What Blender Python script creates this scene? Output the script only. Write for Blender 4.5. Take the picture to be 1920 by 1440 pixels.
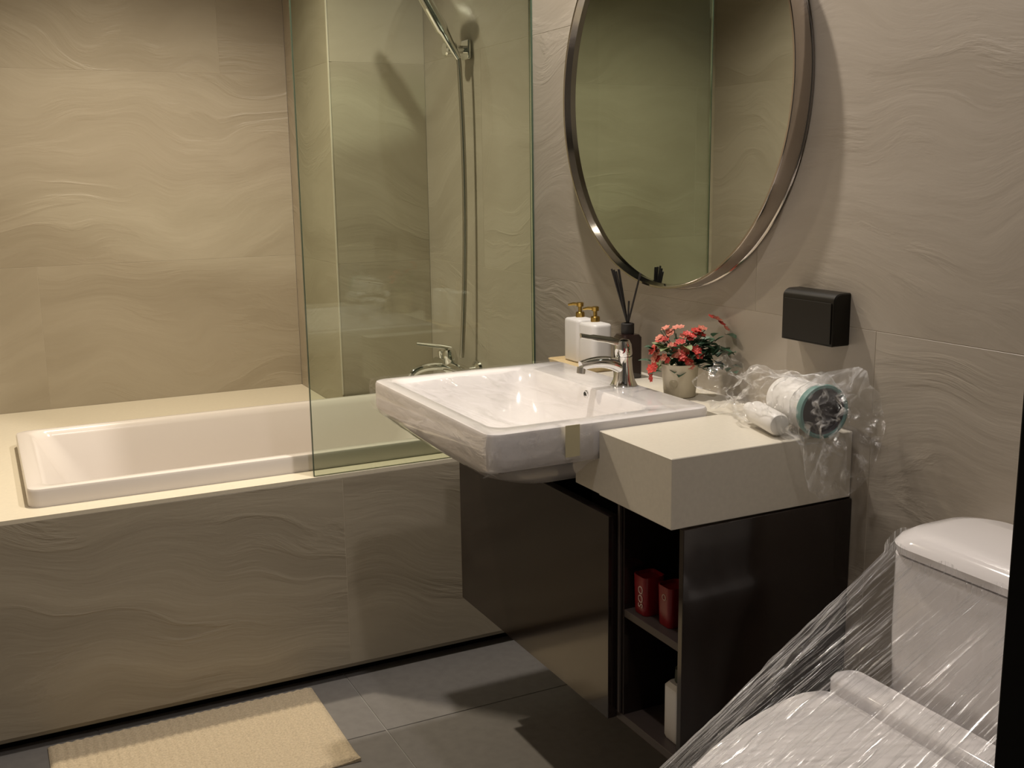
import bpy, bmesh, math, random
from mathutils import Vector, Matrix, noise
random.seed(7)
PI = math.pi
scn = bpy.context.scene
for o in list(bpy.data.objects): bpy.data.objects.remove(o)
C = scn.collection

# ---------------- camera ----------------
cam = bpy.data.cameras.new('camera'); co = bpy.data.objects.new('camera', cam); C.objects.link(co)
Rt = Vector((0.89420615, -0.44743515, -0.01404106)); Up = Vector((0.09821884, 0.16549727, 0.98130714)); Fw = Vector((0.43674755, 0.87886998, -0.19193524))
CAM = Vector((-1.01611912, -3.67762355, 1.2636))
co.matrix_world = Matrix(((Rt.x, Up.x, -Fw.x, CAM.x), (Rt.y, Up.y, -Fw.y, CAM.y), (Rt.z, Up.z, -Fw.z, CAM.z), (0, 0, 0, 1)))
cam.sensor_width = 36; cam.lens = 2010.01 / 1920 * 36; cam.clip_start = 0.02
scn.camera = co

# ---------------- exposure, world ----------------
scn.view_settings.view_transform = 'Standard'; scn.view_settings.look = 'None'
scn.view_settings.gamma = 1; scn.view_settings.use_curve_mapping = False
scn.view_settings.exposure = 0.0
w = bpy.data.worlds.new('dim_bedroom_beyond_door'); scn.world = w; w.use_nodes = True
w.node_tree.nodes['Background'].inputs[0].default_value = (0.9, 0.8, 0.65, 1)
w.node_tree.nodes['Background'].inputs[1].default_value = 0.05

# ---------------- ceiling lamps of the room ----------------
LAMPS = [  # x, y, z, watts, colour, cone
    (-0.62, -0.86, 2.37, 120, (1.0, 0.865, 0.67), 127),
    (-0.055, -1.66, 2.37, 72, (1.0, 0.91, 0.82), 150),
    (-0.46, -2.72, 2.37, 25, (1.0, 0.92, 0.88), 150),
]
for i, (x, y, z, e, c, cone) in enumerate(LAMPS):
    l = bpy.data.lights.new('downlight_beam', 'SPOT'); l.energy = e; l.color = c
    l.spot_size = math.radians(cone); l.spot_blend = 1.0 if cone < 130 else 0.7; l.shadow_soft_size = 0.03
    o = bpy.data.objects.new('downlight_beam', l); C.objects.link(o); o.location = (x, y, z)

# ---------------- helpers ----------------
def nset(n, **k):
    for a, b in k.items(): n.inputs[a.replace('_', ' ')].default_value = b
def mat(name, col, rough=.5, metal=0., spec=.5, coat=0., bump=None, var=None, trans=0.):
    m = bpy.data.materials.new(name); m.use_nodes = True; nt = m.node_tree; b = nt.nodes['Principled BSDF']
    b.inputs['Base Color'].default_value = (*col, 1); b.inputs['Roughness'].default_value = rough
    b.inputs['Metallic'].default_value = metal; b.inputs['Specular IOR Level'].default_value = spec
    b.inputs['Coat Weight'].default_value = coat; b.inputs['Coat Roughness'].default_value = .05
    if trans: b.inputs['Transmission Weight'].default_value = trans
    if bump or var:
        t = nt.nodes.new('ShaderNodeTexCoord'); n = nt.nodes.new('ShaderNodeTexNoise'); nt.links.new(t.outputs['Object'], n.inputs['Vector'])
        n.inputs['Scale'].default_value = (bump or var)[0]; n.inputs['Detail'].default_value = 4
        if bump:
            bp = nt.nodes.new('ShaderNodeBump'); bp.inputs['Strength'].default_value = bump[1]; bp.inputs['Distance'].default_value = .002
            nt.links.new(n.outputs['Fac'], bp.inputs['Height']); nt.links.new(bp.outputs['Normal'], b.inputs['Normal'])
        if var:
            r = nt.nodes.new('ShaderNodeValToRGB'); nt.links.new(n.outputs['Fac'], r.inputs['Fac'])
            r.color_ramp.elements[0].position = .3; r.color_ramp.elements[1].position = .7
            r.color_ramp.elements[0].color = (*[max(0, c * (1 - var[1])) for c in col], 1); r.color_ramp.elements[1].color = (*[min(1, c * (1 + var[1])) for c in col], 1)
            nt.links.new(r.outputs['Color'], b.inputs['Base Color'])
    return m
def stone(name, c0, c1, rough=.38, stretch=(.8, .8, 4.2), bs=.42, slope=0.):
    """stone-look porcelain with long wavy sediment ridges"""
    m = bpy.data.materials.new(name); m.use_nodes = True; nt = m.node_tree; N = nt.nodes; L = nt.links; b = N['Principled BSDF']
    geo = N.new('ShaderNodeNewGeometry'); oi = N.new('ShaderNodeObjectInfo')
    off = N.new('ShaderNodeVectorMath'); off.operation = 'SCALE'; off.inputs[0].default_value = (7, 5, 3); L.new(oi.outputs['Random'], off.inputs['Scale'])
    add = N.new('ShaderNodeVectorMath'); add.operation = 'ADD'; L.new(geo.outputs['Position'], add.inputs[0]); L.new(off.outputs[0], add.inputs[1])
    # large slow warp that bends the ridges
    n0 = N.new('ShaderNodeTexNoise'); n0.inputs['Scale'].default_value = 1.6; n0.inputs['Detail'].default_value = 2; L.new(add.outputs[0], n0.inputs['Vector'])
    wv = N.new('ShaderNodeVectorMath'); wv.operation = 'MULTIPLY_ADD'; wv.inputs[1].default_value = (0, 0, .55); L.new(n0.outputs['Color'], wv.inputs[0]); L.new(add.outputs[0], wv.inputs[2])
    mp = N.new('ShaderNodeMapping'); mp.inputs['Rotation'].default_value = (slope, -slope, 0); mp.inputs['Scale'].default_value = stretch; L.new(wv.outputs[0], mp.inputs['Vector'])
    n1 = N.new('ShaderNodeTexNoise'); n1.inputs['Scale'].default_value = 1.6; n1.inputs['Detail'].default_value = 7; n1.inputs['Roughness'].default_value = .55; n1.inputs['Distortion'].default_value = .5; L.new(mp.outputs[0], n1.inputs['Vector'])
    # thin ridges = fold of the noise
    sub = N.new('ShaderNodeMath'); sub.operation = 'SUBTRACT'; sub.inputs[1].default_value = .5; L.new(n1.outputs['Fac'], sub.inputs[0])
    ab = N.new('ShaderNodeMath'); ab.operation = 'ABSOLUTE'; L.new(sub.outputs[0], ab.inputs[0])
    rr = N.new('ShaderNodeMapRange'); rr.inputs['From Min'].default_value = 0; rr.inputs['From Max'].default_value = .045; rr.inputs['To Min'].default_value = 1; rr.inputs['To Max'].default_value = 0; L.new(ab.outputs[0], rr.inputs['Value'])
    nm = N.new('ShaderNodeTexNoise'); nm.inputs['Scale'].default_value = 3.2; nm.inputs['Detail'].default_value = 3; L.new(wv.outputs[0], nm.inputs['Vector'])
    mk = N.new('ShaderNodeMapRange'); mk.inputs['From Min'].default_value = .45; mk.inputs['From Max'].default_value = .62; L.new(nm.outputs['Fac'], mk.inputs['Value'])
    mm = N.new('ShaderNodeMath'); mm.operation = 'MULTIPLY'; L.new(rr.outputs[0], mm.inputs[0]); L.new(mk.outputs[0], mm.inputs[1]); rr = mm
    mp2 = N.new('ShaderNodeMapping'); mp2.inputs['Rotation'].default_value = (slope + .25, -slope - .25, 0); mp2.inputs['Scale'].default_value = (5, 5, 38); L.new(wv.outputs[0], mp2.inputs['Vector'])
    n2 = N.new('ShaderNodeTexNoise'); n2.inputs['Scale'].default_value = 1; n2.inputs['Detail'].default_value = 5; L.new(mp2.outputs[0], n2.inputs['Vector'])
    cr = N.new('ShaderNodeValToRGB'); cr.color_ramp.elements[0].position = .34; cr.color_ramp.elements[1].position = .68
    cr.color_ramp.elements[0].color = (*c0, 1); cr.color_ramp.elements[1].color = (*c1, 1); L.new(n1.outputs['Fac'], cr.inputs['Fac'])
    mx = N.new('ShaderNodeMix'); mx.data_type = 'RGBA'; mx.inputs[7].default_value = (*[min(1, c * 1.18) for c in c1], 1); L.new(cr.outputs[0], mx.inputs[6])
    fm = N.new('ShaderNodeMath'); fm.operation = 'MULTIPLY'; fm.inputs[1].default_value = .10; L.new(rr.outputs[0], fm.inputs[0]); L.new(fm.outputs[0], mx.inputs[0])
    L.new(mx.outputs[2], b.inputs['Base Color'])
    hs = N.new('ShaderNodeMath'); hs.operation = 'MULTIPLY_ADD'; hs.inputs[1].default_value = .35; L.new(rr.outputs[0], hs.inputs[0])
    h2 = N.new('ShaderNodeMath'); h2.operation = 'MULTIPLY_ADD'; h2.inputs[1].default_value = .45; L.new(n2.outputs['Fac'], h2.inputs[0]); L.new(n1.outputs['Fac'], h2.inputs[2]); L.new(h2.outputs[0], hs.inputs[2])
    bp = N.new('ShaderNodeBump'); bp.inputs['Strength'].default_value = bs; bp.inputs['Distance'].default_value = .006; L.new(hs.outputs[0], bp.inputs['Height']); L.new(bp.outputs[0], b.inputs['Normal'])
    b.inputs['Roughness'].default_value = rough
    return m
def film_mat(name, base=.06, streak=.35, scale=(1, 1, 1), rough=.12, bump=.6, tint=(1, 1, 1), coord='UV', dist=.01, diff=.25, edge=.3, lo=.52, hi=.72):
    """clear plastic film: see-through, with creases that catch the light"""
    m = bpy.data.materials.new(name); m.use_nodes = True; nt = m.node_tree; N = nt.nodes; L = nt.links
    for n in list(N): N.remove(n)
    out = N.new('ShaderNodeOutputMaterial'); tc = N.new('ShaderNodeTexCoord'); mp = N.new('ShaderNodeMapping'); mp.inputs['Scale'].default_value = scale
    L.new(tc.outputs[coord], mp.inputs['Vector'])
    nz = N.new('ShaderNodeTexNoise'); nz.inputs['Scale'].default_value = 1; nz.inputs['Detail'].default_value = 6; nz.inputs['Distortion'].default_value = .6; L.new(mp.outputs[0], nz.inputs['Vector'])
    r = N.new('ShaderNodeMapRange'); r.inputs['From Min'].default_value = lo; r.inputs['From Max'].default_value = hi; r.inputs['To Min'].default_value = base; r.inputs['To Max'].default_value = base + streak
    L.new(nz.outputs['Fac'], r.inputs['Value'])
    bp = N.new('ShaderNodeBump'); bp.inputs['Strength'].default_value = bump; bp.inputs['Distance'].default_value = dist; L.new(nz.outputs['Fac'], bp.inputs['Height'])
    tr = N.new('ShaderNodeBsdfTransparent'); tr.inputs[0].default_value = (*tint, 1)
    gl = N.new('ShaderNodeBsdfGlossy'); gl.inputs['Color'].default_value = (1, 1, 1, 1); gl.inputs['Roughness'].default_value = rough; L.new(bp.outputs[0], gl.inputs['Normal'])
    df = N.new('ShaderNodeBsdfTranslucent'); df.inputs[0].default_value = (.9, .9, .92, 1)
    m2 = N.new('ShaderNodeMixShader'); m2.inputs[0].default_value = diff; L.new(gl.outputs[0], m2.inputs[1]); L.new(df.outputs[0], m2.inputs[2])
    ms = N.new('ShaderNodeMixShader'); lw = N.new('ShaderNodeLayerWeight'); lw.inputs[0].default_value = .35
    pw = N.new('ShaderNodeMath'); pw.operation = 'POWER'; pw.inputs[1].default_value = 2.2; L.new(lw.outputs['Facing'], pw.inputs[0])
    ad = N.new('ShaderNodeMath'); ad.operation = 'MULTIPLY_ADD'; ad.inputs[1].default_value = edge; ad.use_clamp = True; L.new(pw.outputs[0], ad.inputs[0]); L.new(r.outputs[0], ad.inputs[2]); L.new(ad.outputs[0], ms.inputs[0]); L.new(tr.outputs[0], ms.inputs[1]); L.new(m2.outputs[0], ms.inputs[2])
    L.new(ms.outputs[0], out.inputs[0])
    return m
def glass_mat(name, tint=(.905, .95, .905)):
    m = bpy.data.materials.new(name); m.use_nodes = True; nt = m.node_tree; N = nt.nodes; L = nt.links
    for n in list(N): N.remove(n)
    out = N.new('ShaderNodeOutputMaterial'); fr = N.new('ShaderNodeFresnel'); fr.inputs[0].default_value = 1.52
    tr = N.new('ShaderNodeBsdfTransparent'); tr.inputs[0].default_value = (*tint, 1)
    gl = N.new('ShaderNodeBsdfGlossy'); gl.inputs['Roughness'].default_value = .005; gl.inputs['Color'].default_value = (.9, 1, .92, 1)
    ms = N.new('ShaderNodeMixShader'); L.new(fr.outputs[0], ms.inputs[0]); L.new(tr.outputs[0], ms.inputs[1]); L.new(gl.outputs[0], ms.inputs[2]); L.new(ms.outputs[0], out.inputs[0])
    return m

def link(name, bm, m, parent=None, smooth=False, loc=None):
    me = bpy.data.meshes.new(name)
    bmesh.ops.recalc_face_normals(bm, faces=bm.faces)
    bm.to_mesh(me); bm.free()
    if m: me.materials.append(m)
    if smooth:
        for p in me.polygons: p.use_smooth = True
        try: me.set_sharp_from_angle(angle=math.radians(38))
        except Exception: pass
    o = bpy.data.objects.new(name, me); C.objects.link(o)
    if parent: o.parent = parent; o.matrix_parent_inverse = parent.matrix_world.inverted()
    return o
def thing(name, label, cat, loc, group=None):
    o = bpy.data.objects.new(name, None); C.objects.link(o); o.location = loc; o.empty_display_size = .05
    o.matrix_world = Matrix.Translation(loc)
    o['label'] = label; o['category'] = cat
    if group: o['group'] = group
    return o
def tag(o, label, cat, group=None):
    o['label'] = label; o['category'] = cat
    if group: o['group'] = group
    return o
def struct(o): o['kind'] = 'structure'; return o
def box(bm, a, b, bev=0., seg=2):
    x0, y0, z0 = a; x1, y1, z1 = b
    vs = [bm.verts.new(p) for p in ((x0, y0, z0), (x1, y0, z0), (x1, y1, z0), (x0, y1, z0), (x0, y0, z1), (x1, y0, z1), (x1, y1, z1), (x0, y1, z1))]
    fs = [bm.faces.new([vs[i] for i in q]) for q in ((0, 3, 2, 1), (4, 5, 6, 7), (0, 1, 5, 4), (1, 2, 6, 5), (2, 3, 7, 6), (3, 0, 4, 7))]
    if bev:
        es = {e for f in fs for e in f.edges}
        bmesh.ops.bevel(bm, geom=list(es), offset=bev, segments=seg, affect='EDGES', profile=.5)
    return bm
def B(a, b, bev=0., seg=2): return box(bmesh.new(), a, b, bev, seg)
def loft(bm, rings, cap0=True, cap1=True, closed=True):
    R = [[bm.verts.new(p) for p in r] for r in rings]
    n = len(R[0])
    for a, b in zip(R, R[1:]):
        for i in range(n if closed else n - 1):
            j = (i + 1) % n
            bm.faces.new((a[i], a[j], b[j], b[i]))
    if cap0: bm.faces.new(R[0][::-1])
    if cap1: bm.faces.new(R[-1])
    return R
def rrect(x0, y0, x1, y1, z, r, n=6):
    r = max(min(r, (x1 - x0) / 2 - 1e-4, (y1 - y0) / 2 - 1e-4), 1e-4); out = []
    for cx, cy, a0 in ((x1 - r, y1 - r, 0), (x0 + r, y1 - r, PI / 2), (x0 + r, y0 + r, PI), (x1 - r, y0 + r, 1.5 * PI)):
        for k in range(n + 1):
            a = a0 + PI / 2 * k / n; out.append((cx + r * math.cos(a), cy + r * math.sin(a), z))
    return out
def frame_of(d):
    d = Vector(d).normalized(); u = d.orthogonal().normalized(); return u, d.cross(u)
def tube(bm, pts, rad, n=12, cap=True, sy=1.):
    pts = [Vector(p) for p in pts]; rr = rad if isinstance(rad, (list, tuple)) else [rad] * len(pts)
    d0 = (pts[1] - pts[0]).normalized(); u = d0.orthogonal().normalized(); rings = []
    for i, p in enumerate(pts):
        a = pts[max(0, i - 1)]; b = pts[min(len(pts) - 1, i + 1)]; d = (b - a).normalized()
        u = (u - d * u.dot(d)).normalized(); v = d.cross(u)
        rings.append([p + (u * math.cos(2 * PI * k / n) + v * math.sin(2 * PI * k / n) * sy) * rr[i] for k in range(n)])
    loft(bm, rings, cap, cap); return bm
def lathe(bm, prof, o=(0, 0, 0), ax=(0, 0, 1), n=28, cap=True):
    o = Vector(o); ax = Vector(ax).normalized(); u, v = frame_of(ax)
    loft(bm, [[o + ax * h + (u * math.cos(2 * PI * k / n) + v * math.sin(2 * PI * k / n)) * r for k in range(n)] for r, h in prof], cap, cap); return bm
def bez(p, n=12):
    p = [Vector(q) for q in p]; out = []
    for i in range(n + 1):
        t = i / n; q = list(p)
        while len(q) > 1: q = [q[k].lerp(q[k + 1], t) for k in range(len(q) - 1)]
        out.append(q[0])
    return out

# ---------------- materials ----------------
M_tile = stone('beige_stone_tile', (.345, .298, .222), (.42, .37, .285))
M_tileR = stone('beige_stone_tile_side', (.33, .288, .232), (.395, .35, .29), slope=.28)
M_apron = stone('beige_stone_tile_low', (.31, .272, .208), (.40, .355, .275), slope=.2)
M_grout = mat('grout_beige', (.44, .39, .31), .85)
M_floor = mat('dark_grey_floor_tile', (.20, .19, .18), .22, bump=(40, .03), var=(2.5, .06))
M_floorgrout = mat('light_grey_floor_grout', (.26, .25, .235), .8)
M_ceil = mat('white_ceiling_paint', (.55, .53, .5), .9)
M_cream = mat('cream_engineered_stone', (.72, .66, .53), .32, var=(120, .03))
M_ctr = mat('cream_white_counter_stone', (.66, .615, .52), .3, var=(140, .03))
M_cer = mat('white_glazed_ceramic', (.75, .72, .715), .08, coat=.4)
M_acr = mat('white_acrylic_tub', (.74, .69, .65), .2)
M_cab = mat('dark_brown_gloss_laminate', (.017, .011, .009), .12, coat=.25, var=(14, .15))
M_cabin = mat('dark_brown_matt_board', (.06, .046, .040), .4)
M_chrome = mat('polished_chrome', (.82, .82, .80), .07, metal=1)
M_steel = mat('brushed_steel_hose', (.42, .40, .36), .3, metal=1)
M_satin = mat('satin_metal_mirror_frame', (.50, .45, .40), .12, metal=1)
M_black = mat('matt_black_paint', (.004, .004, .004), .6, spec=.1)
M_blackbox = mat('dark_brown_bronze_plastic', (.010, .008, .005), .45, spec=.25)
M_red = mat('dark_red_plastic', (.21, .006, .010), .3)
M_cream_print = mat('cream_print', (.55, .40, .33), .6)
M_white = mat('white_plastic', (.74, .72, .69), .35)
M_teal = mat('teal_rubber_rim', (.12, .24, .22), .4)
M_dark = mat('dark_grey_lining', (.035, .03, .035), .4)
M_gold = mat('brass_gold_pump', (.55, .38, .11), .2, metal=1)
M_amber = mat('dark_brown_diffuser_glass', (.018, .009, .008), .08, coat=.5)
M_reed = mat('black_reed', (.012, .009, .008), .6)
M_pot = mat('cream_ceramic_pot', (.55, .49, .36), .4)
M_fl = mat('coral_red_petal', (.50, .045, .032), .55, var=(60, .3))
M_fl2 = mat('pale_pink_petal', (.55, .17, .11), .55, var=(60, .2))
M_leaf = mat('dark_green_leaf', (.045, .10, .055), .45, var=(50, .4))
M_leaf2 = mat('pale_green_leaf', (.22, .27, .12), .5, var=(50, .3))
M_soil = mat('dark_soil', (.02, .018, .012), .9)
M_wood = mat('pale_wood_tray', (.62, .48, .26), .5, var=(30, .15))
M_mat = mat('tan_cotton_pile', (.52, .43, .30), .95, bump=(220, .9), var=(90, .16))
M_tape = mat('yellow_masking_tape', (.66, .55, .28), .6)
M_glass = glass_mat('green_tinted_shower_glass')
M_glassedge = mat('green_glass_edge', (.06, .09, .06), .1)
M_mirror = mat('mirror_silvering', (.54, .585, .54), .01, metal=1)
M_tissue = mat('white_paper', (.70, .68, .63), .8)
M_film = film_mat('cling_film_streaked', base=.07, streak=.62, scale=(130, 5, 1), rough=.2, bump=1.0, dist=.03, diff=.45, edge=.5, lo=.50, hi=.70)
M_bag = film_mat('crinkled_cellophane', base=.05, streak=.6, scale=(42, 30, 42), rough=.15, bump=1., coord='Object', dist=.02, diff=.4, edge=.4, lo=.54, hi=.68)
M_bfilm = film_mat('thin_protective_film', base=.09, streak=.22, scale=(26, 7, 26), rough=.14, bump=.9, coord='Object', dist=.014, diff=.15, edge=.2, lo=.52, hi=.7)

# ---------------- room shell ----------------
XB = .288; XL = -1.235; YF = -3.2; ZC = 2.4; XS = -.02; YS = -.475; G = .0005
def tiled_wall(name, ax, plane, nrm, u0, u1, z0, z1, joints, m, th=.010, back=.05, inset=0.):
    """backing of grout colour plus one object per tile; ax = axis the wall runs along, nrm = side the room is on"""
    def P(u, d, z): return (u, plane - nrm * d, z) if ax == 'x' else (plane - nrm * d, u, z)
    def mk(u0, u1, d0, d1, z0, z1, bev=0):
        a = P(u0, d0, z0); b = P(u1, d1, z1)
        return B([min(p, q) for p, q in zip(a, b)], [max(p, q) for p, q in zip(a, b)], bev, 1)
    w = struct(link(name, mk(u0 + inset, u1, .0005, .0005 + back, z0, z1), M_grout))
    for (za, zb, u_off) in joints:
        k = math.floor((u0 - u_off) / 1.2); u = u_off + k * 1.2
        while u < u1 - 1e-6:
            a, b = max(u, u0), min(u + 1.2, u1)
            if b - a > .01: link('tile', mk(a + G, b - G, 0, th, max(za, z0) + G, min(zb, z1) - G, .0003), m, w)
            u += 1.2
    return w
rowsA = [(.4, 1.0, -.845), (1.0, 1.6, -1.145), (1.6, 2.2, -.24), (2.2, 2.8, -.84)]
rowsB = [(-.2, .4, -2.087), (.4, 1.004, -2.392), (1.004, 1.604, -2.087), (1.604, 2.204, -2.392), (2.204, 2.8, -2.087)]
tiled_wall('wall_back', 'x', 0, -1, XL - .06, XS - .0005, .45, ZC, rowsA, M_tile)
tiled_wall('wall_pier_side', 'y', XS, -1, YS + .0102, 0, .45, ZC, [(.4, 1.0, -.5), (1.0, 1.6, -.5), (1.6, 2.2, -.5), (2.2, 2.8, -.5)], M_tile)
tiled_wall('wall_pier', 'x', YS, -1, XS, XB, .45, ZC, [(.4, 1.0, -.845), (1.0, 1.6, -.3), (1.6, 2.2, -.24), (2.2, 2.8, -.84)], M_tile, inset=.0108)
tiled_wall('wall_right', 'y', XB, -1, YF - .1, YS, 0, ZC, rowsB, M_tileR)
tiled_wall('wall_left', 'y', XL, 1, YF - .1, 0, 0, ZC, [(0, .4, -2.1), (.4, 1.0, -2.4), (1.0, 1.6, -2.1), (1.6, 2.2, -2.4), (2.2, 2.8, -2.1)], M_tileR)
struct(link('ceiling', B((XL - .1, YF - .1, ZC), (XB + .1, .1, ZC + .05)), M_ceil))
fl = struct(link('floor', B((XL - .1, -5.2, -.06), (XB + .06, .06, -.0022)), M_floorgrout))
for i in range(-1, 3):
    for j in range(-1, 8):
        x0 = -.267 - .6 + .6 * (i) ; y0 = -1.49 + .6 * (1 - j)
        a = (max(x0 + .0015, XL), y0 - .6 + .0015, -.012); b = (min(x0 + .6 - .0015, XB), min(y0 - .0015, 0), 0)
        if b[0] - a[0] > .02 and b[1] - a[1] > .02 and y0 - .6 > -5.2: link('floor_tile', B(a, b, .0006, 1), M_floor, fl)
# wall with the doorway the photograph is taken through
M_paint = mat('bedroom_wall_paint', (.10, .095, .09), .8)
struct(link('wall_front', B((-.33, YF - .1, 0), (XB + .06, YF, ZC)), M_paint))
struct(link('wall_front_header', B((XL - .06, YF - .1, 2.12), (-.33, YF, ZC)), M_paint))
d = struct(link('door_1', B((-.3915, YF - .115, 0), (-.3305, YF + .004, 2.12), .002), M_black))
link('frame_head', B((XL, YF - .115, 2.06), (-.3925, YF + .004, 2.119), .002), M_black, d)

o = struct(link('trim_1', B((XS - .0015, YS - .0015, .588), (XS + .0035, YS + .0035, ZC - .001), .001), mat('corner_trim_cream', (.55, .50, .40), .4)))
# ---------------- bath surround ----------------
ZL = .5436
sur = thing('bath_surround', 'built-in bath surround with beige stone-look tiled front and cream ledge', 'bath surround', (-.5, -1.2, 0))
apron_j = [XL, -.256 - 1.2 + .0, -.256, XB]
bm = B((XL + .001, -1.1996, .040), (XB - .0005, -1.189, ZL - .01)); link('front_backing', bm, M_grout, sur)
for a, b in ((XL + .001, -.256), (-.256, XB)):
    link('tile', B((a + G, -1.2, .040), (b - G, -1.1885, ZL - .0105), .0006, 1), M_apron, sur)
link('plinth', B((XL + .001, -1.190, .027), (XB - .001, -1.15, .0395)), M_apron, sur)
link('plinth_gap_painted_shade', B((XL + .001, -1.160, .0005), (XB - .001, -1.151, .0265)), M_black, sur)  # black strip stands in for the shade in the recess below the plinth
# ledge slab with the opening for the tub
bm = bmesh.new()
TX0, TX1, TY0, TY1 = -.963, .27, -1.133, -.487
box(bm, (XL + .001, -1.2, ZL - .01), (XB - .001, TY0 + .03, ZL)); box(bm, (XL + .001, TY1 - .0, ZL - .01), (XS - .001, -.001, ZL))
box(bm, (XL + .001, TY0 + .03, ZL - .01), (TX0 + .03, TY1 - .0, ZL)); 
link('ledge_slab', bm, M_cream, sur)
# bathtub
tub = thing('bathtub', 'white rectangular drop-in bathtub with raised rim set in the cream ledge', 'bathtub', (-.35, -.81, .16))
ZR = .587
bm = bmesh.new()
def tr(dx0, dy, dx1, z, r): return rrect(TX0 + dx0, TY0 + dy, TX1 - dx1, TY1 - dy, z, r, 8)
rings = [tr(.05, .05, .04, .20, .1), tr(.035, .035, .03, ZL - .012, .03), tr(.0, .0, .0, ZL + .0005, .028), tr(0, 0, 0, ZR - .007, .028), tr(.002, .002, .002, ZR - .002, .028), tr(.007, .007, .007, ZR, .028),
         tr(.030, .024, .03, ZR, .035), tr(.037, .030, .036, ZR - .004, .04), tr(.05, .036, .045, ZR - .02, .05), tr(.10, .050, .07, ZR - .12, .07), tr(.17, .075, .10, ZR - .30, .10), tr(.21, .10, .13, ZR - .36, .10), tr(.26, .15, .17, ZR - .375, .10)]
# underside must stay below the inside
rings = [tr(.12, .10, .10, .19, .1)] + [tr(.03, .028, .03, ZL - .012, .03)] + rings[2:]
loft(bm, rings, True, True)
link('tub_shell', bm, M_acr, tub, True)
bm = lathe(bmesh.new(), [(.028, 0), (.028, .003), (.02, .005)], (.03, -.81, ZR - .3745)); link('drain', bm, M_chrome, tub, True)

# ---------------- glass screen ----------------
sc = thing('shower_screen', 'frameless green-tinted glass shower screen standing on the tub ledge', 'shower screen', (-.02, -1.19, ZL))
bm = B((-.324, -1.194, ZL + .001), (XB - .004, -1.186, 2.05), .0008, 1); link('glass_pane', bm, M_glass, sc)
link('wall_seal', B((XB - .0039, -1.1965, ZL + .001), (XB - .0002, -1.1835, 2.05)), M_glassedge, sc)
link('polished_edge', B((-.3262, -1.1935, ZL + .001), (-.3243, -1.1865, 2.05)), M_glassedge, sc)

# ---------------- shower on the far wall ----------------
sh = thing('hand_shower', 'chrome hand shower hanging on its wall bracket behind the glass', 'hand shower', (XB, -.806, 1.61))
bm = B((XB - .012, -.832, 1.583), (XB - .0002, -.782, 1.636), .003); link('bracket_plate', bm, M_chrome, sh)
bm = lathe(bmesh.new(), [(.011, 0), (.011, .028), (.019, .03), (.021, .04), (.021, .058), (.017, .062)], (XB - .012, -.806, 1.61), (-1, 0, 0), 24); link('holder', bm, M_chrome, sh, True)
hd = Vector((-.52, .02, .85)).normalized(); h0 = Vector((XB - .052, -.83, 1.60))
bm = tube(bmesh.new(), [h0 + hd * t for t in (-.02, .0, .03, .06, .07, .20, .23)], [.008, .010, .012, .015, .0185, .0175, .015], 18); link('handle', bm, M_chrome, sh, True)
hp = h0 + hd * .235; hn = Vector((-.80, 0, -.6)).normalized()
bm = lathe(bmesh.new(), [(.02, 0), (.05, .004), (.052, .012), (.05, .02), (.044, .022)], hp - hn * .006, hn, 28); link('spray_head', bm, M_chrome, sh, True)
hb = h0 - hd * .02
pts = bez([hb, hb + Vector((.012, .004, -.06)), (XB - .043, -.835, 1.35), (XB - .042, -.83, 1.1), (XB - .040, -.825, .85), (XB - .042, -.815, .765), (XB - .042, -.80, .735)], 40)
pts = []
A0 = hb; A1 = Vector((XB - .045, -.812, .735))
for i in range(60):
    t = i / 59; p = A0.lerp(A1, t); p += Vector((.008, .0, 0)) * math.sin(PI * t) + Vector((0, -.016, 0)) * math.sin(PI * t) ** .6; pts.append(p)
bm = tube(bmesh.new(), pts, .0068, 10); link('hose', bm, M_steel, sh, True)
mx = thing('bath_mixer', 'chrome wall-mounted bath mixer behind the glass just above the basin edge', 'mixer tap', (XB, -.735, .70))
bm = tube(bmesh.new(), [(XB - .045, -.62 - .23 * t, .693) for t in (0, .2, .5, .8, 1)], [.016, .019, .022, .019, .016], 20); link('body', bm, M_chrome, mx, True)
for yy in (-.64, -.83):
    bm = lathe(bmesh.new(), [(.032, 0), (.030, .008), (.018, .014), (.015, .04)], (XB - .0003, yy, .693), (-1, 0, 0), 24); link('wall_flange', bm, M_chrome, mx, True)
bm = lathe(bmesh.new(), [(.02, 0), (.022, .012), (.021, .035), (.015, .045), (.006, .048)], (XB - .045, -.735, .705), (-.2, 0, 1), 24); link('cartridge', bm, M_chrome, mx, True)
bm = tube(bmesh.new(), [(XB - .045, -.735, .752), (XB - .08, -.73, .760), (XB - .15, -.72, .772)], [.008, .008, .006], 12, sy=.5); link('lever', bm, M_chrome, mx, True)
bm = tube(bmesh.new(), bez([(XB - .05, -.70, .69), (XB - .10, -.70, .70), (XB - .16, -.70, .695), (XB - .165, -.70, .665)], 12), [.012] * 13, 16); link('spout', bm, M_chrome, mx, True)
bm = lathe(bmesh.new(), [(.009, 0), (.011, .01), (.011, .022), (.004, .026)], (XB - .045, -.66, .711), (0, 0, 1), 16); link('diverter_knob', bm, M_chrome, mx, True)

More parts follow.
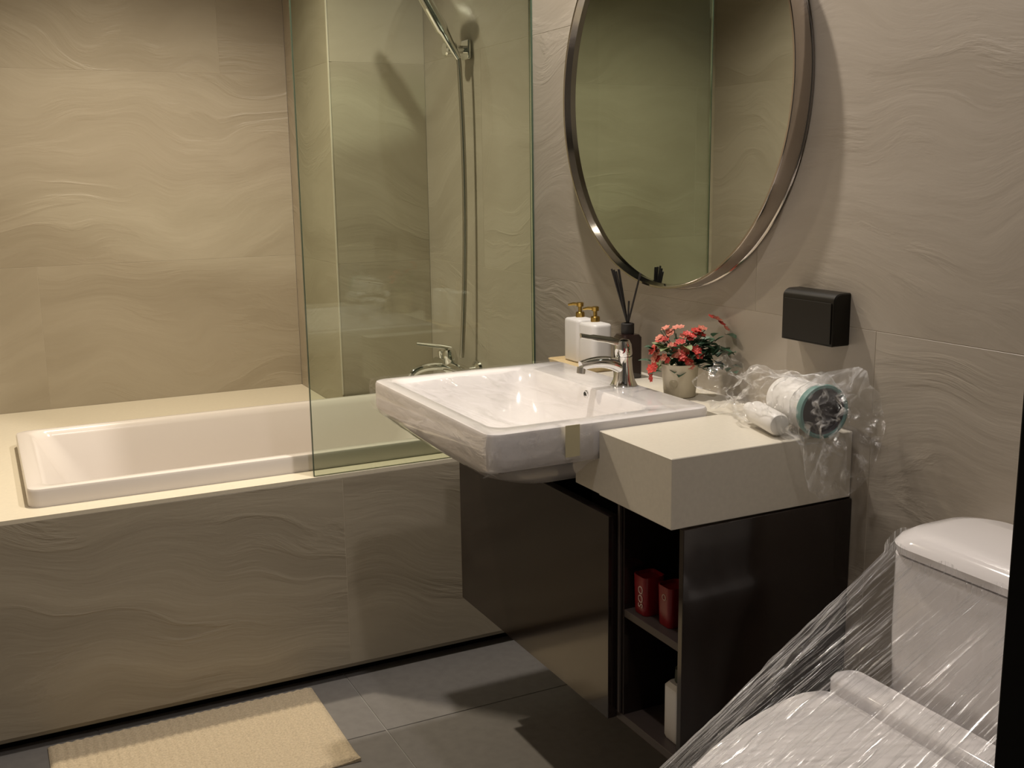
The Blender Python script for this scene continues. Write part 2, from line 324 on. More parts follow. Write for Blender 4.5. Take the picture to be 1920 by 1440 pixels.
# ---------------- vanity ----------------
ZC_ = .828; XF = -.083; YV0 = -1.52; YV1 = -2.352
van = thing('vanity_cabinet', 'wall-hung glossy dark brown vanity cabinet with an open shelf bay', 'cabinet', (.1, -1.94, .31))
t = .016
def cab(name, a, b, m=M_cab, bev=.0008, par=None): return link(name, B(a, b, bev, 1), m, par or van)
CX = -.062; YC1 = -2.357
cab('side_panel', (CX, YC1, .30), (XB - .001, YC1 + .012, .7105))
cab('side_panel', (CX, -1.512, .30), (XB - .001, -1.502, .7105))
cab('divider', (CX, -2.184, .315), (XB - .001, -2.172, .7105))
cab('back_panel', (XB - .014, YC1 + .012, .315), (XB - .002, -1.512, .71), M_cabin)
cab('bottom_panel', (CX, YC1 + .012, .300), (XB - .001, -1.512, .315), M_cabin)
cab('shelf', (CX + .001, YC1 + .012, .501), (XB - .014, -2.184, .515), M_cabin)
cab('handle_strip', (CX - .006, -2.178, .318), (CX - .0005, -2.172, .709), mat('brown_aluminium_strip', (.12, .10, .09), .3, metal=.6))
dr = cab('door', (CX - .020, -2.165, .303), (CX - .001, -1.524, .682))
# countertop with basin cut-out
ct = thing('countertop', 'cream stone vanity counter with thick square front edge', 'countertop', (.1, -2.24, ZC_))
bm = bmesh.new()
box(bm, (XF, YV1 - .0, .7125), (XB - .0008, -2.1345, ZC_), .0012, 1)
box(bm, (.170, -2.134, .7125), (XB - .0008, YV0 + .035, ZC_)); box(bm, (XF + .01, YV0 - .02, .7125), (.1695, YV0 + .035, ZC_))
link('slab', bm, M_ctr, ct)
link('front_infill', B((XF + .005, -2.1335, .7125), (XF + .02, -2.045, .776)), M_ctr, ct)
# basin
bs = thing('washbasin', 'white semi-recessed rectangular ceramic washbasin jutting over the cabinet', 'basin', (-.07, -1.85, ZC_))
bx0, bx1, by0, by1 = -.292, .160, -2.132, -1.556; ZB = .8435
def br(x0, x1, y0, y1, z, r): return rrect(x0, y0, x1, y1, z, r, 8)
rings = [br(-.13, .06, -1.97, -1.72, .700, .06), br(-.19, .10, -2.02, -1.67, .712, .07), br(-.245, .13, -2.06, -1.635, .738, .06), br(-.275, .150, -2.095, -1.59, .762, .045),
         br(bx0 + .004, .165 - .005, by0 + .006, by1 - .006, .776, .03), br(bx0, bx1, by0, by1, .790, .026), br(bx0, bx1, by0, by1, ZB - .006, .026), br(bx0 + .002, bx1 - .002, by0 + .002, by1 - .002, ZB - .0015, .026), br(bx0 + .007, bx1 - .007, by0 + .007, by1 - .007, ZB, .024),
         br(bx0 + .028, .058, by0 + .040, by1 - .040, ZB, .03), br(bx0 + .033, .054, by0 + .046, by1 - .046, ZB - .004, .034), br(bx0 + .05, .047, by0 + .065, by1 - .065, ZB - .03, .05), br(bx0 + .085, .035, by0 + .10, by1 - .10, ZB - .075, .07), br(bx0 + .13, .0, by0 + .16, by1 - .16, ZB - .105, .07), br(bx0 + .17, -.04, by0 + .2, by1 - .2, ZB - .113, .04)]
bm = bmesh.new(); loft(bm, rings); link('bowl', bm, M_cer, bs, True)
bm = lathe(bmesh.new(), [(.022, 0), (.022, .002), (.018, .003)], (-.09, -1.845, ZB - .1135)); link('drain', bm, M_chrome, bs, True)
bm = lathe(bmesh.new(), [(.0085, 0), (.0085, .003), (.006, .0035), (.0058, -.001)], (.0525, -1.862, ZB - .014), (-1, 0, -.1), 18, False); link('overflow_ring', bm, M_chrome, bs, True)
bm = lathe(bmesh.new(), [(.0065, 0), (.0065, .002)], (.0522, -1.862, ZB - .014), (-1, 0, -.1), 18); link('overflow_hole', bm, M_black, bs)
# film over basin
def wr(p, a=.0018, s=22): return a * noise.noise(Vector(p) * s)
bm = bmesh.new()
nx, ny = 46, 58; grid = []
for i in range(nx + 1):
    row = []
    for j in range(ny + 1):
        x = bx0 - .0025 + (.145 - bx0) * i / nx; y = by0 + (by1 - by0) * j / ny
        ex = min((x - bx0) / .10, (.055 - x) / .05, (y - by0) / .10, (by1 - y) / .10); ex = max(0, min(1, ex))
        z = ZB + .0035 - .020 * ex * ex * (3 - 2 * ex) + wr((x * 1.4, y * .5, 0), .0035, 16) * (.2 + ex) + wr((x + y, y, 3), .0012, 60)
        z = max(z, ZB + .001) if ex < .05 else z
        row.append(bm.verts.new((x, y, z)))
    grid.append(row)
for i in range(nx):
    for j in range(ny): bm.faces.new((grid[i][j], grid[i + 1][j], grid[i + 1][j + 1], grid[i][j + 1]))
# skirt down the front and the right side, then tucked under
def skirt(line, outv, rows=12):
    prev = line; hh = .078
    for k in range(1, rows + 1):
        t = k / rows; cur = []
        for v0, o in zip(line, outv):
            base = Vector((v0.co.x, v0.co.y, ZB)); drop = hh * t
            inn = 0 if t < .78 else (t - .78) / .22 * .03
            p = base + o * (.0035 - inn + .0025 * noise.noise(base * 30 + Vector((0, 0, t * 3)))) + Vector((0, 0, -drop))
            p += o * .0022 * noise.noise(Vector((base.x * 18, base.y * 18 + t * 6, t * 9)))
            cur.append(bm.verts.new(p))
        for a in range(len(cur) - 1): bm.faces.new((prev[a], prev[a + 1], cur[a + 1], cur[a]))
        prev = cur
skirt(grid[0], [Vector((-1, 0, 0))] * (ny + 1))
skirt([grid[i][0] for i in range(0, 22)], [Vector((0, -1, 0))] * 22)
o = link('basin_film', bm, M_bfilm, None, True); tag(o, 'clear protective film stretched over the white washbasin', 'plastic film')
# tape over the film
bm = B((-.152, by0 - .0075, .790), (-.124, by0 - .0067, ZB + .002)); 
o = link('tape_strip', bm, mat('pale_yellow_tape', (.62, .56, .36), .5), None); tag(o, 'yellowish tape strip on the right side of the washbasin', 'tape')

# basin tap
tp = thing('basin_tap', 'chrome single-lever basin tap on the washbasin with a red dot', 'tap', (.118, -1.862, ZB))
tx, ty = .131, -1.876
bm = lathe(bmesh.new(), [(.028, 0), (.026, .003), (.0215, .012), (.018, .03), (.0165, .05), (.017, .058)], (tx, ty, ZB + .0003), n=28); link('body', bm, M_chrome, tp, True)
bm = tube(bmesh.new(), bez([(tx - .002, ty, ZB + .034), (tx - .03, ty, ZB + .052), (tx - .06, ty, ZB + .056), (tx - .10, ty, ZB + .048)], 14), [.0155 - .0004 * k for k in range(15)], 18, sy=.8); link('spout', bm, M_chrome, tp, True)
bm = lathe(bmesh.new(), [(.0085, 0), (.0085, .012), (.0065, .013)], (tx - .098, ty, ZB + .045), (-.15, 0, -1), 16); link('aerator', bm, M_steel, tp, True)
bm = lathe(bmesh.new(), [(.0165, 0), (.0178, .004), (.0175, .022), (.014, .031), (.006, .034)], (tx, ty, ZB + .0595), (-.12, 0, 1), 26); link('lever_cap', bm, M_chrome, tp, True)
bm = tube(bmesh.new(), bez([(tx - .006, ty, ZB + .086), (tx - .04, ty, ZB + .097), (tx - .07, ty, ZB + .100), (tx - .10, ty, ZB + .108)], 12), [.009] * 4 + [.008] * 5 + [.006] * 4, 14, sy=.45); link('lever', bm, M_chrome, tp, True)
bm = lathe(bmesh.new(), [(.0065, 0), (.0065, .0008)], (tx - .0118, ty - .0128, ZB + .073), (-.7, -.72, .0), 14); link('temperature_dot', bm, M_red, tp)

# ---------------- things on the counter ----------------
# tray and bottles
bm = bmesh.new()
loft(bm, [rrect(.165, -1.66, .275, -1.495, ZC_ + .0005, .012), rrect(.161, -1.664, .278, -1.491, ZC_ + .012, .014), rrect(.164, -1.661, .275, -1.494, ZC_ + .0125, .012), rrect(.168, -1.657, .271, -1.498, ZC_ + .007, .01)])
tr_ = link('tray', bm, M_wood, None, True); tag(tr_, 'small pale wooden tray under the white soap bottles in the corner', 'tray')
def bottle(x, y, lab):
    t_ = thing('soap_dispenser', lab, 'soap dispenser', (x, y, ZC_ + .0125), 'white pump bottles on the wooden tray')
    z0 = ZC_ + .0078; h = .098; a = .026; bb = .036
    bm = bmesh.new()
    def r(s, z, rad=.014): return rrect(x - a * s, y - bb * s, x + a * s, y + bb * s, z, rad * s, 6)
    loft(bm, [r(.9, z0), r(1, z0 + .003), r(1, z0 + h - .006), r(.97, z0 + h - .002), r(.9, z0 + h), r(.3, z0 + h + .0035)])
    link('bottle', bm, M_white, t_, True)
    zt = z0 + h + .0032
    bm = lathe(bmesh.new(), [(.0105, 0), (.0105, .010), (.0085, .0125), (.0045, .013), (.0045, .024), (.008, .0245), (.0085, .033), (.006, .0345)], (x, y, zt), n=20); link('pump', bm, M_gold, t_, True)
    bm = tube(bmesh.new(), [(x, y, zt + .0295), (x - .012, y + .012, zt + .0300), (x - .020, y + .020, zt + .0275)], [.0042, .0036, .0028], 10); link('nozzle', bm, M_gold, t_, True)
bottle(.226, -1.538, 'white pump soap bottle with gold pump, the left one by the shower screen')
bottle(.214, -1.626, 'white pump soap bottle with gold pump, the right one behind the tap lever')
# reed diffuser
df = thing('reed_diffuser', 'dark brown reed diffuser bottle with black reeds behind the basin tap', 'reed diffuser', (.232, -1.745, ZC_))
dx, dy = .228, -1.738
bm = bmesh.new(); S = .024
loft(bm, [rrect(dx - S, dy - S, dx + S, dy + S, ZC_ + .0005, .008), rrect(dx - S, dy - S, dx + S, dy + S, ZC_ + .088, .008), rrect(dx - S + .004, dy - S + .004, dx + S - .004, dy + S - .004, ZC_ + .094, .008), rrect(dx - .01, dy - .01, dx + .01, dy + .01, ZC_ + .096, .008)])
link('bottle', bm, M_amber, df, True)
bm = lathe(bmesh.new(), [(.0135, 0), (.0142, .002), (.0142, .021), (.012, .0225), (.008, .0225), (.008, .012)], (dx, dy, ZC_ + .0955), n=24, cap=False); link('collar', bm, M_reed, df, True)
for (ex, ey, L) in ((-.030, .018, .135), (-.022, .022, .132), (-.026, .006, .13), (-.014, .014, .133), (-.005, -.012, .06), (.004, -.042, .128), (-.018, .010, .134)):
    bm = tube(bmesh.new(), [(dx - ex * .08, dy - ey * .08, ZC_ + .105), (dx + ex, dy + ey, ZC_ + .113 + L * .9)], .0021, 8); link('reed', bm, M_reed, df)
# flower pot
fp = thing('flower_pot', 'cream pot of small coral red flowers and green leaves on the counter', 'potted flowers', (.212, -1.995, ZC_))
fx, fy = .207, -1.962
bm = lathe(bmesh.new(), [(.029, 0), (.031, .002), (.0365, .060), (.038, .064), (.038, .066), (.035, .066), (.034, .058)], (fx, fy, ZC_ + .0005), n=36); link('pot', bm, M_pot, fp, True)
bm = lathe(bmesh.new(), [(.0335, 0), (.033, .002)], (fx, fy, ZC_ + .055), n=24); link('soil', bm, M_soil, fp)
bm = lathe(bmesh.new(), [(.0085, 0), (.0085, .0006), (.0055, .0008), (.0055, .0002)], (fx - .0283, fy - .0185, ZC_ + .030), (-.84, -.54, .04), 20); link('pot_emblem', bm, mat('pot_relief_tan', (.38, .33, .22), .5), fp)
rnd = random.Random(11)
def petal_flower(c, r, n=5, cup=.5):
    bm = bmesh.new(); nrm = Vector((c[0] - fx - .03, c[1] - fy - .02, .05 + c[2] - ZC_ - .09)).normalized(); u, v = frame_of(nrm); c = Vector(c)
    for lay in range(2):
        rr = r * (1 - .4 * lay); k0 = lay * .5
        for k in range(n):
            a = 2 * PI * (k + k0) / n; d1 = u * math.cos(a) + v * math.sin(a); d2 = nrm.cross(d1)
            pts = [c + nrm * lay * .002, c + d1 * rr * .55 + d2 * rr * .42 + nrm * rr * cup * .35, c + d1 * rr + nrm * rr * cup * (.5 + .2 * lay), c + d1 * rr * .55 - d2 * rr * .42 + nrm * rr * cup * .35]
            vs = [bm.verts.new(p) for p in pts]; bm.faces.new((vs[0], vs[1], vs[2])); bm.faces.new((vs[0], vs[2], vs[3]))
    return bm
def leaf(c, d, L, W, up):
    bm = bmesh.new(); c = Vector(c); d = Vector(d).normalized(); s = d.cross(Vector((0, 0, 1))).normalized() if abs(d.z) < .99 else Vector((1, 0, 0)); nn = s.cross(d)
    rows = []
    for k, (tt, ww) in enumerate(((0, .12), (.25, .8), (.5, 1), (.78, .7), (1, .08))):
        p = c + d * L * tt - Vector((0, 0, 1)) * up * tt * tt * L
        rows.append([bm.verts.new(p + s * W * ww * .5 + nn * .18 * W * ww), bm.verts.new(p), bm.verts.new(p - s * W * ww * .5 + nn * .18 * W * ww)])
    for a, b in zip(rows, rows[1:]):
        for k in range(2): bm.faces.new((a[k], a[k + 1], b[k + 1], b[k]))
    return bm
def uvdir(y, z, x=0):
    u = -y * 1.0 ; d = x * .8 - max(0, u - .04) * .6
    return (fx + .894 * u + .437 * d, fy - .447 * u + .879 * d, ZC_ + z)
spots = []
FL = [(.052, .085, -.02, .013), (.050, .100, .0, .012), (.054, .115, .0, .012), (.045, .128, .01, .012), (.04, .14, 0, .011), (.056, .07, 0, .011),
      (.012, .112, -.03, .013), (.0, .105, -.032, .012), (-.006, .120, -.025, .012), (.015, .126, -.02, .010), (-.028, .118, -.028, .013), (-.036, .110, -.02, .011),
      (-.030, .152, .0, .013), (-.042, .158, .0, .012), (-.022, .145, -.012, .011), (-.07, .176, .02, .013), (-.078, .168, .02, .011), (.02, .150, .0, .012), (.008, .160, 0, .011), (.028, .158, .01, .011), (-.005, .145, -.015, .011), (.03, .138, -.01, .011),
      (.034, .105, -.025, .010), (-.012, .098, -.034, .011), (.005, .135, -.024, .010)]
for k, (y, z, x, r) in enumerate(FL):
    for q in range(2):
        jit = 0 if q == 0 else 1
        link('flower', petal_flower(uvdir(y + jit * rnd.uniform(-.010, .010), z - .024 + jit * rnd.uniform(-.010, .008), x - jit * .006), r * (.95 if q == 0 else .8), 6), M_fl2 if (k * 2 + q) % 7 in (2, 5) or k in (17, 18, 19, 4) else M_fl, fp)
for k in range(120):
    a = rnd.uniform(0, 2 * PI); e = rnd.uniform(-.2, .8)
    y = rnd.uniform(-.075, .055); z = rnd.uniform(.056, .115); x = rnd.uniform(-.028, .022)
    if k < 42: y = rnd.uniform(-.098, -.035); z = rnd.uniform(.060, .135)
    pale = y > -.03 and rnd.random() < .45
    link('leaf', leaf(uvdir(y, z - .008, x), (math.cos(a) - .35, math.sin(a), e), rnd.uniform(.020, .032), rnd.uniform(.016, .024), .2), M_leaf2 if pale else M_leaf, fp)
bm = bmesh.new()
for k in range(26):
    y = rnd.uniform(-.07, .05); z = rnd.uniform(.09, .15); x = rnd.uniform(-.015, .015)
    tube(bm, [Vector((fx, fy, ZC_ + .055)), Vector((fx, fy, ZC_)).lerp(Vector(uvdir(y, 0, x)), .6) + Vector((0, 0, .055 + (z - .055) * .6)), Vector(uvdir(y, z - .012, x))], .0009, 5)
link('stems', bm, M_leaf, fp)

# wrapped cup and tube
ax = Vector((.18, 1, -.0)).normalized()
cupc = Vector((.205, -2.362, ZC_ + .0465))
cp = thing('tumbler', 'white tumbler with teal rim lying on its side, dark inside', 'tumbler', cupc)
bm = lathe(bmesh.new(), [(.0405, .006), (.0405, .10), (.038, .112), (.03, .115)], cupc, ax, 40); link('cup_body', bm, M_white, cp, True)
bm = lathe(bmesh.new(), [(.0405, .0055), (.0445, .004), (.0455, -.003), (.0445, -.010), (.0405, -.011), (.0385, -.008), (.0385, .0055)], cupc, ax, 44, False); link('rim_band', bm, M_teal, cp, True)
bm = lathe(bmesh.new(), [(.0383, -.0075), (.0383, .004), (.034, .0052), (.01, .0054)], cupc, ax, 40, False)
loft(bm, [[cupc + ax * .0052 + (frame_of(ax)[0] * math.cos(2 * PI * k / 40) + frame_of(ax)[1] * math.sin(2 * PI * k / 40)) * r for k in range(40)] for r in (.0375, .0355)], False, True)
link('cup_inside', bm, M_dark, cp, True)
cp2c = Vector((.150, -2.325, ZC_ + .0215)); ax2 = Vector((.22, 1, .05)).normalized()
bm = lathe(bmesh.new(), [(.006, -.004), (.017, -.001), (.0195, .004), (.0195, .085), (.014, .094), (.011, .096), (.011, .112), (.005, .113)], cp2c, ax2, 30)
o = link('capped_tube', bm, M_white, None, True); tag(o, 'small white capped plastic tube lying beside the tumbler on the counter', 'tube')
bm = bmesh.new()
nu, nv = 60, 40; R_ = []
for i in range(nu + 1):
    s = i / nu; cx = .178 + .03 * s; cy = -2.455 + .36 * s
    cy = -2.430 + .335 * s
    prof = .055 + .004 * math.sin(s * 9) if .12 < s < .62 else (.055 + .035 * ((.12 - s) / .12) if s <= .12 else .055 - .032 * min(1, (s - .62) / .2) + (.03 * ((s - .85) / .15) if s > .85 else 0))
    ring = []
    for j in range(nv):
        a = 2 * PI * j / nv; n1 = noise.noise(Vector((s * 9, math.cos(a) * 2.6, math.sin(a) * 2.6))) * .013 + noise.noise(Vector((s * 26, math.cos(a) * 7, math.sin(a) * 7))) * .006
        r = prof + n1
        px_ = cx + math.cos(a) * r * 1.05; pz = ZC_ + .048 + math.sin(a) * r * .92
        if px_ > XB - .004: px_ = XB - .004
        py = cy + .012 * math.sin(3 * a + s * 5)
        if pz < ZC_ + .002 and py > YV1 - .004: pz = ZC_ + .002 + .0 * n1
        if s <= .14 and math.sin(a) < 0: pz -= .05 * (.14 - s) / .14 * (-math.sin(a))
        if py < YV1 - .002 and False: pass
        ring.append((px_, py, pz))
    R_.append(ring)
pre = []
for q_, (rr_, dy_) in enumerate(((.06, -.004), (.32, -.010), (.6, .004), (.85, -.006))):
    cc = Vector((.19, -2.415 + dy_, ZC_ + .047)); ring = []
    for j in range(nv):
        a = 2 * PI * j / nv; r_ = .058 * rr_
        d_ = noise.noise(Vector((math.cos(a) * rr_ * 4, math.sin(a) * rr_ * 4, 3))) * .022 + noise.noise(Vector((math.cos(a) * rr_ * 11, math.sin(a) * rr_ * 11, 8))) * .010
        ring.append((min(XB - .004, cc.x + math.cos(a) * r_), cc.y + d_, cc.z + math.sin(a) * r_ * .95))
    pre.append(ring)
loft(bm, pre + R_, True, False)
o = link('plastic_bag', bm, M_bag, None, True); tag(o, 'crumpled clear plastic bag around the tumbler at the counter end', 'plastic bag')

# red cups in the open bay
def redcup(x, y, z, lab, txt, h=.070):
    t_ = thing('red_tin', lab, 'tin', (x, y, z), 'red printed tins on the upper shelf')
    bm = bmesh.new()
    def r(s, zz): return rrect(x - .021 * s, y - .0195 * s, x + .021 * s, y + .0195 * s, zz, .009, 5)
    loft(bm, [r(.92, z + .0004), r(.96, z + .004), r(1.03, z + h - .003), r(1.03, z + h), r(.96, z + h), r(.94, z + h - .006)])
    link('can', bm, M_red, t_, True)
    cu = bpy.data.curves.new('lettering', 'FONT'); cu.body = txt[0]; cu.size = txt[1]; cu.extrude = .0003; cu.align_x = 'CENTER'; cu.align_y = 'CENTER'
    to = bpy.data.objects.new('lettering', cu); C.objects.link(to); bpy.context.view_layer.update()
    dg = bpy.context.evaluated_depsgraph_get(); me = bpy.data.meshes.new_from_object(to.evaluated_get(dg)); bpy.data.objects.remove(to)
    me.materials.append(M_cream_print); to = bpy.data.objects.new('lettering', me); C.objects.link(to)
    # text plane faces -x; 'up' given by rotation
    ang = txt[2]
    X = Vector((0, -math.cos(ang), math.sin(ang))); Y = Vector((0, math.sin(ang), math.cos(ang))); Z = X.cross(Y)
    mt = Matrix(((X.x, Y.x, Z.x, x - .0218), (X.y, Y.y, Z.y, y + txt[3]), (X.z, Y.z, Z.z, z + txt[4]), (0, 0, 0, 1)))
    to.parent = t_; to.matrix_parent_inverse = t_.matrix_world.inverted(); to.matrix_world = mt
    to.matrix_basis = mt
redcup(-.030, -2.214, .5152, 'dark red tin with cream lettering, the left one on the upper shelf', ('SOO', .019, PI / 2, -.007, .034))
redcup(-.022, -2.276, .5152, 'dark red tin with a small round mark, the right one on the upper shelf', ('O', .015, 0, -.003, .052), .071)
wb = thing('toiletry_bottle', 'white squarish bottle with dark top on the lower shelf of the vanity', 'bottle', (-.015, -2.298, .3155))
bm = bmesh.new()
x, y = -.015, -2.298; bz = .3155 - .3325
loft(bm, [rrect(x - .024, y - .018, x + .024, y + .020, bz + .3325, .008), rrect(x - .026, y - .02, x + .026, y + .022, bz + .338, .008), rrect(x - .026, y - .02, x + .026, y + .022, bz + .428, .008), rrect(x - .02, y - .015, x + .02, y + .017, bz + .435, .008)])
link('bottle', bm, M_white, wb, True)
bm = lathe(bmesh.new(), [(.014, 0), (.015, .002), (.014, .024), (.010, .026)], (x, y, bz + .4352), n=20); link('cap', bm, mat('dark_olive_cap', (.04, .045, .03), .5), wb, True)

# ---------------- mirror ----------------
mr = thing('round_mirror', 'large round wall mirror in a deep satin metal frame', 'mirror', (XB, -1.825, 1.425))
mc = Vector((XB, -1.825, 1.425)); R = .398
bm = lathe(bmesh.new(), [(R - .006, .002), (R + .002, .002), (R + .003, .004), (R + .002, .0065), (R, .008), (R, .041), (R - .0012, .043), (R - .005, .043), (R - .0062, .042), (R - .0095, .026)], mc, (-1, 0, 0), 160, False); link('frame', bm, M_satin, mr, True)
bm = lathe(bmesh.new(), [(R - .0092, .020), (R - .0092, .0275)], mc, (-1, 0, 0), 160); link('mirror_glass', bm, M_mirror, mr)
bm = lathe(bmesh.new(), [(R - .05, .0003), (R - .05, .0199)], mc, (-1, 0, 0), 64); link('wall_cleat', bm, M_black, mr)

# ---------------- paper dispenser ----------------
pd = thing('paper_dispenser', 'dark bronze paper dispenser box mounted on the wall right of the mirror', 'dispenser', (XB, -2.265, .972))
y0, y1, z0, z1, dd = -2.332, -2.203, .972, 1.061, .036
def prof(y, s=0.):
    pts = [(XB - .0003, z0 + s), (XB - dd + s, z0 + s), (XB - dd + s, z1 - .013)]
    for k in range(1, 7):
        a = PI / 2 * k / 6; pts.append((XB - dd + .016 - .016 * math.cos(a) + s * math.cos(a), z1 - .013 + .013 * math.sin(a) - s))
    pts.append((XB - .0003, z1 - s)); return [(p[0], y, p[1]) for p in pts]
bm = bmesh.new(); loft(bm, [prof(y0, .002), prof(y0 + .002), prof(y1 - .002), prof(y1, .002)]); link('housing', bm, M_blackbox, pd, True)
link('front_flap', B((XB - dd - .0022, y0 + .005, z0 + .004), (XB - dd - .0002, y1 - .007, z1 - .016), .0008), M_blackbox, pd)

# ---------------- bath mat ----------------
mx0, mx1, my0, my1 = -.977, -.364, -1.592, -1.208
bm = bmesh.new(); nx, ny = 200, 125; g = []
def mh(x, y):
    e = min(1, min(x - mx0, mx1 - x, y - my0, my1 - y) / .008)
    rib = .5 + .5 * math.cos((x - mx0) * 2 * PI / .0205); cell = .5 + .5 * math.cos((y - my0) * 2 * PI / .012 + (0 if int((x - mx0) / .041) % 2 else PI))
    return .003 + e * (.005 + .0022 * rib + .0012 * cell + .0008 * noise.noise(Vector((x, y, 0)) * 150))
for i in range(nx + 1):
    r = []
    for j in range(ny + 1):
        x = mx0 + (mx1 - mx0) * i / nx; y = my0 + (my1 - my0) * j / ny
        z = mh(x, y)
        lift = max(0, 1 - math.hypot(x - mx1, y - my0) / .07); z += .006 * lift ** 2
        r.append(bm.verts.new((x, y, z)))
    g.append(r)
for i in range(nx):
    for j in range(ny): bm.faces.new((g[i][j], g[i + 1][j], g[i + 1][j + 1], g[i][j + 1]))
per = [g[i][0] for i in range(nx + 1)] + [g[nx][j] for j in range(1, ny + 1)] + [g[i][ny] for i in range(nx - 1, -1, -1)] + [g[0][j] for j in range(ny - 1, 0, -1)]
low = [bm.verts.new((v.co.x, v.co.y, .0006)) for v in per]
for k in range(len(per)): bm.faces.new((per[k], per[(k + 1) % len(per)], low[(k + 1) % len(per)], low[k]))
bm.faces.new(low)
o = link('bath_mat', bm, M_mat, None, True); tag(o, 'tan ribbed cotton bath mat on the floor beside the tub', 'bath mat')

# ---------------- toilet ----------------
tl = thing('toilet', 'white one-piece toilet with closed lid beside the vanity', 'toilet', (-.05, -2.77, 0))
yc = -2.797
def U(x0, x1, hw, z, r0=.03, n=20, k=2.6, xm=None):
    """D-shaped outline: square-ish back (x1), tapering round front (x0), half width hw"""
    out = []; xm = x0 + (x1 - x0) * .55 if xm is None else xm
    for i in range(n + 1):
        a = PI / 2 + PI * i / n; c, s = math.cos(a), math.sin(a)
        out.append((xm + (xm - x0) * -abs(c) ** (2 / k), yc + hw * (abs(s) ** (2 / k)) * (1 if s > 0 else -1), z))
    for i in range(7):
        a = -PI / 2 + PI / 2 * i / 6; out.append((x1 - r0 + r0 * math.cos(a), yc - hw * .98 + r0 + r0 * math.sin(a), z))
    for i in range(7):
        a = PI / 2 * i / 6; out.append((x1 - r0 + r0 * math.cos(a), yc + hw * .98 - r0 + r0 * math.sin(a), z))
    return out
XW = XB - .0015
bm = bmesh.new()
loft(bm, [U(-.24, XW, .115, .0005), U(-.26, XW, .12, .02), U(-.25, XW, .125, .15), U(-.31, XW, .155, .30), U(-.36, XW, .19, .40, .03, 20, 1.9, .0), U(-.40, XW, .215, .455, .03, 20, 1.6, .0), U(-.405, XW, .22, .478, .03, 20, 1.5, .0), U(-.395, XW, .212, .484, .03, 20, 1.5, .0)])
link('bowl', bm, M_cer, tl, True)
bm = bmesh.new()
def T(d, z, x0=.118, rr=.05, hw=.203): return rrect(x0 + d, yc - hw + d, XW - max(0, d * .2), yc + hw - d, z, rr, 10)
loft(bm, [T(.02, .46, .11, .03, .208), T(.012, .50, .115, .028, .208), T(.006, .60, .118, .028, .206), T(.004, .7215, .118, .03, .204)]); link('tank', bm, M_cer, tl, True)
bm = bmesh.new()
loft(bm, [T(.004, .7235), T(-.002, .727), T(-.004, .738), T(.002, .748), T(.014, .756), T(.035, .760)]); link('tank_lid', bm, M_cer, tl, True)
bm = lathe(bmesh.new(), [(.022, 0), (.022, .004), (.018, .006)], (.20, yc, .7602), n=24); link('flush_button', bm, M_chrome, tl, True)
bm = bmesh.new()
loft(bm, [U(-.405, .045, .200 + .028, .486, .02, 28, 1.5, -.005), U(-.41, .048, .203 + .028, .490, .02, 28, 1.5, -.005), U(-.41, .048, .203 + .028, .497, .02, 28, 1.5, -.005), U(-.403, .044, .198 + .028, .501, .02, 28, 1.5, -.005)]); link('seat', bm, M_cer, tl, True)
bm = bmesh.new()
loft(bm, [U(-.40, .035, .196 + .028, .503, .02, 28, 1.5, -.005), U(-.403, .038, .199 + .028, .507, .02, 28, 1.5, -.005), U(-.403, .038, .199 + .028, .515, .02, 28, 1.5, -.005), U(-.396, .033, .194 + .028, .5205, .02, 28, 1.5, -.005), U(-.37, .015, .17 + .028, .5235, .02, 28, 1.5, -.005)]); link('lid', bm, M_cer, tl, True)
bm = bmesh.new()
hb = lambda d, z: rrect(.055 + d, yc - .205 + d, .104, yc + .245 - d, z, .04, 8)
loft(bm, [hb(.006, .486), hb(0, .49), hb(0, .520), hb(.004, .526), hb(.012, .529)]); link('hinge_cover', bm, M_cer, tl, True)
# cling film stretched from the tank down over seat
top = []; bot = []
def arc(cx, cy, r, a0, a1, n): return [(cx + r * math.cos(a0 + (a1 - a0) * k / n), cy + r * math.sin(a0 + (a1 - a0) * k / n)) for k in range(n + 1)]
hwT = .211; xT = .108
topc = [(xT + .075 - .004 * k, yc + hwT) for k in range(10)] + arc(xT + .035, yc + hwT - .035, .035, PI / 2, PI, 10) + [(xT, yc + hwT - .035 - (2 * hwT - .07) * k / 60) for k in range(1, 60)] + arc(xT + .035, yc - hwT + .035, .035, PI, 1.5 * PI, 10) + [(xT + .039 + .004 * k, yc - hwT) for k in range(10)]
botc = [(-.20 - .01 * k, yc + .205) for k in range(9)] + arc(-.28, yc + .145, .060, PI / 2, PI * .8, 10) + [(-.33 - .13 * math.sin(PI * k / 40), yc + .18 - .36 * k / 40) for k in range(1, 40)] + arc(-.28, yc - .145, .060, PI * 1.2, PI * 1.5, 10) + [(-.28 + .01 * k, yc - .205) for k in range(9)]
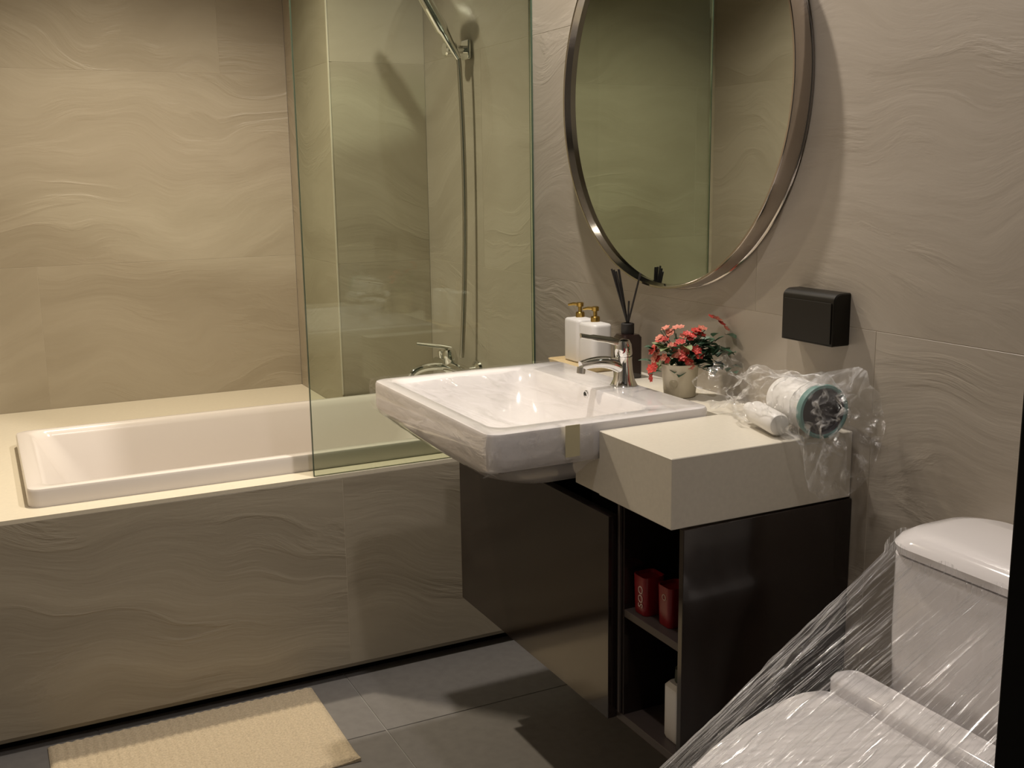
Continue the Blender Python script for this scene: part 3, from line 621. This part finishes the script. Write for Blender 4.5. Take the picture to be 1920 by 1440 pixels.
def resample(c, n):
    L_ = [0]
    for a, b in zip(c, c[1:]): L_.append(L_[-1] + math.hypot(b[0] - a[0], b[1] - a[1]))
    out = []
    for i in range(n):
        s = L_[-1] * i / (n - 1); k = max(j for j in range(len(L_)) if L_[j] <= s + 1e-9); k = min(k, len(c) - 2)
        f = (s - L_[k]) / max(1e-9, L_[k + 1] - L_[k]); out.append((c[k][0] + (c[k + 1][0] - c[k][0]) * f, c[k][1] + (c[k + 1][1] - c[k][1]) * f))
    return out
NS, NT = 420, 56
tc = resample(topc, NS); bc = resample(botc, NS)
bm = bmesh.new(); uvl = bm.loops.layers.uv.new('UVMap'); G_ = []
for j in range(NT + 1):
    t_ = j / NT; row = []
    for i in range(NS):
        s = i / (NS - 1)
        a = Vector((tc[i][0], tc[i][1], .739 + .008 * math.sin(s * 40))); b = Vector((bc[i][0], bc[i][1], .465))
        if t_ < .06: p = a.lerp(b, 0) + Vector((0, 0, -(t_) * .25))
        else: p = (a + Vector((0, 0, -.015))).lerp(b, (t_ - .06) / .94)
        # taut sheet: slight inward sag, pleats running down
        q = (t_ - .06) / .94 if t_ > .06 else 0
        sag = math.sin(PI * q); out = Vector((-1, 0, 0)) if .12 < s < .88 else Vector((0, 1 if s < .5 else -1, 0))
        pl = noise.noise(Vector((s * 55, q * 1.2, 0))) * .006 + noise.noise(Vector((s * 150, q * 2.5, 5))) * .003 + noise.noise(Vector((s * 60, q * 16, 9))) * .0025
        pl *= min(1, .12 + t_ * 3)
        nn = (out * .6 + Vector((-.3, 0, .6))).normalized()
        p += nn * (pl * (.15 + sag)) - nn * (.001 * sag)
        cz = math.exp(-((s - .42) / .11) ** 2 - ((q - .68) / .2) ** 2)
        p += nn * cz * (noise.noise(Vector((s * 110, q * 14, 2))) * .009 + noise.noise(Vector((s * 230, q * 34, 7))) * .005)
        row.append(bm.verts.new(p))
    G_.append(row)
for j in range(NT):
    for i in range(NS - 1):
        f = bm.faces.new((G_[j][i], G_[j][i + 1], G_[j + 1][i + 1], G_[j + 1][i]))
        for l, (ii, jj) in zip(f.loops, ((i, j), (i + 1, j), (i + 1, j + 1), (i, j + 1))): l[uvl].uv = (ii / NS, jj / NT)
o = link('toilet_film', bm, M_film, None, True); tag(o, 'clear cling film stretched in streaks from the tank over the toilet lid', 'plastic film')
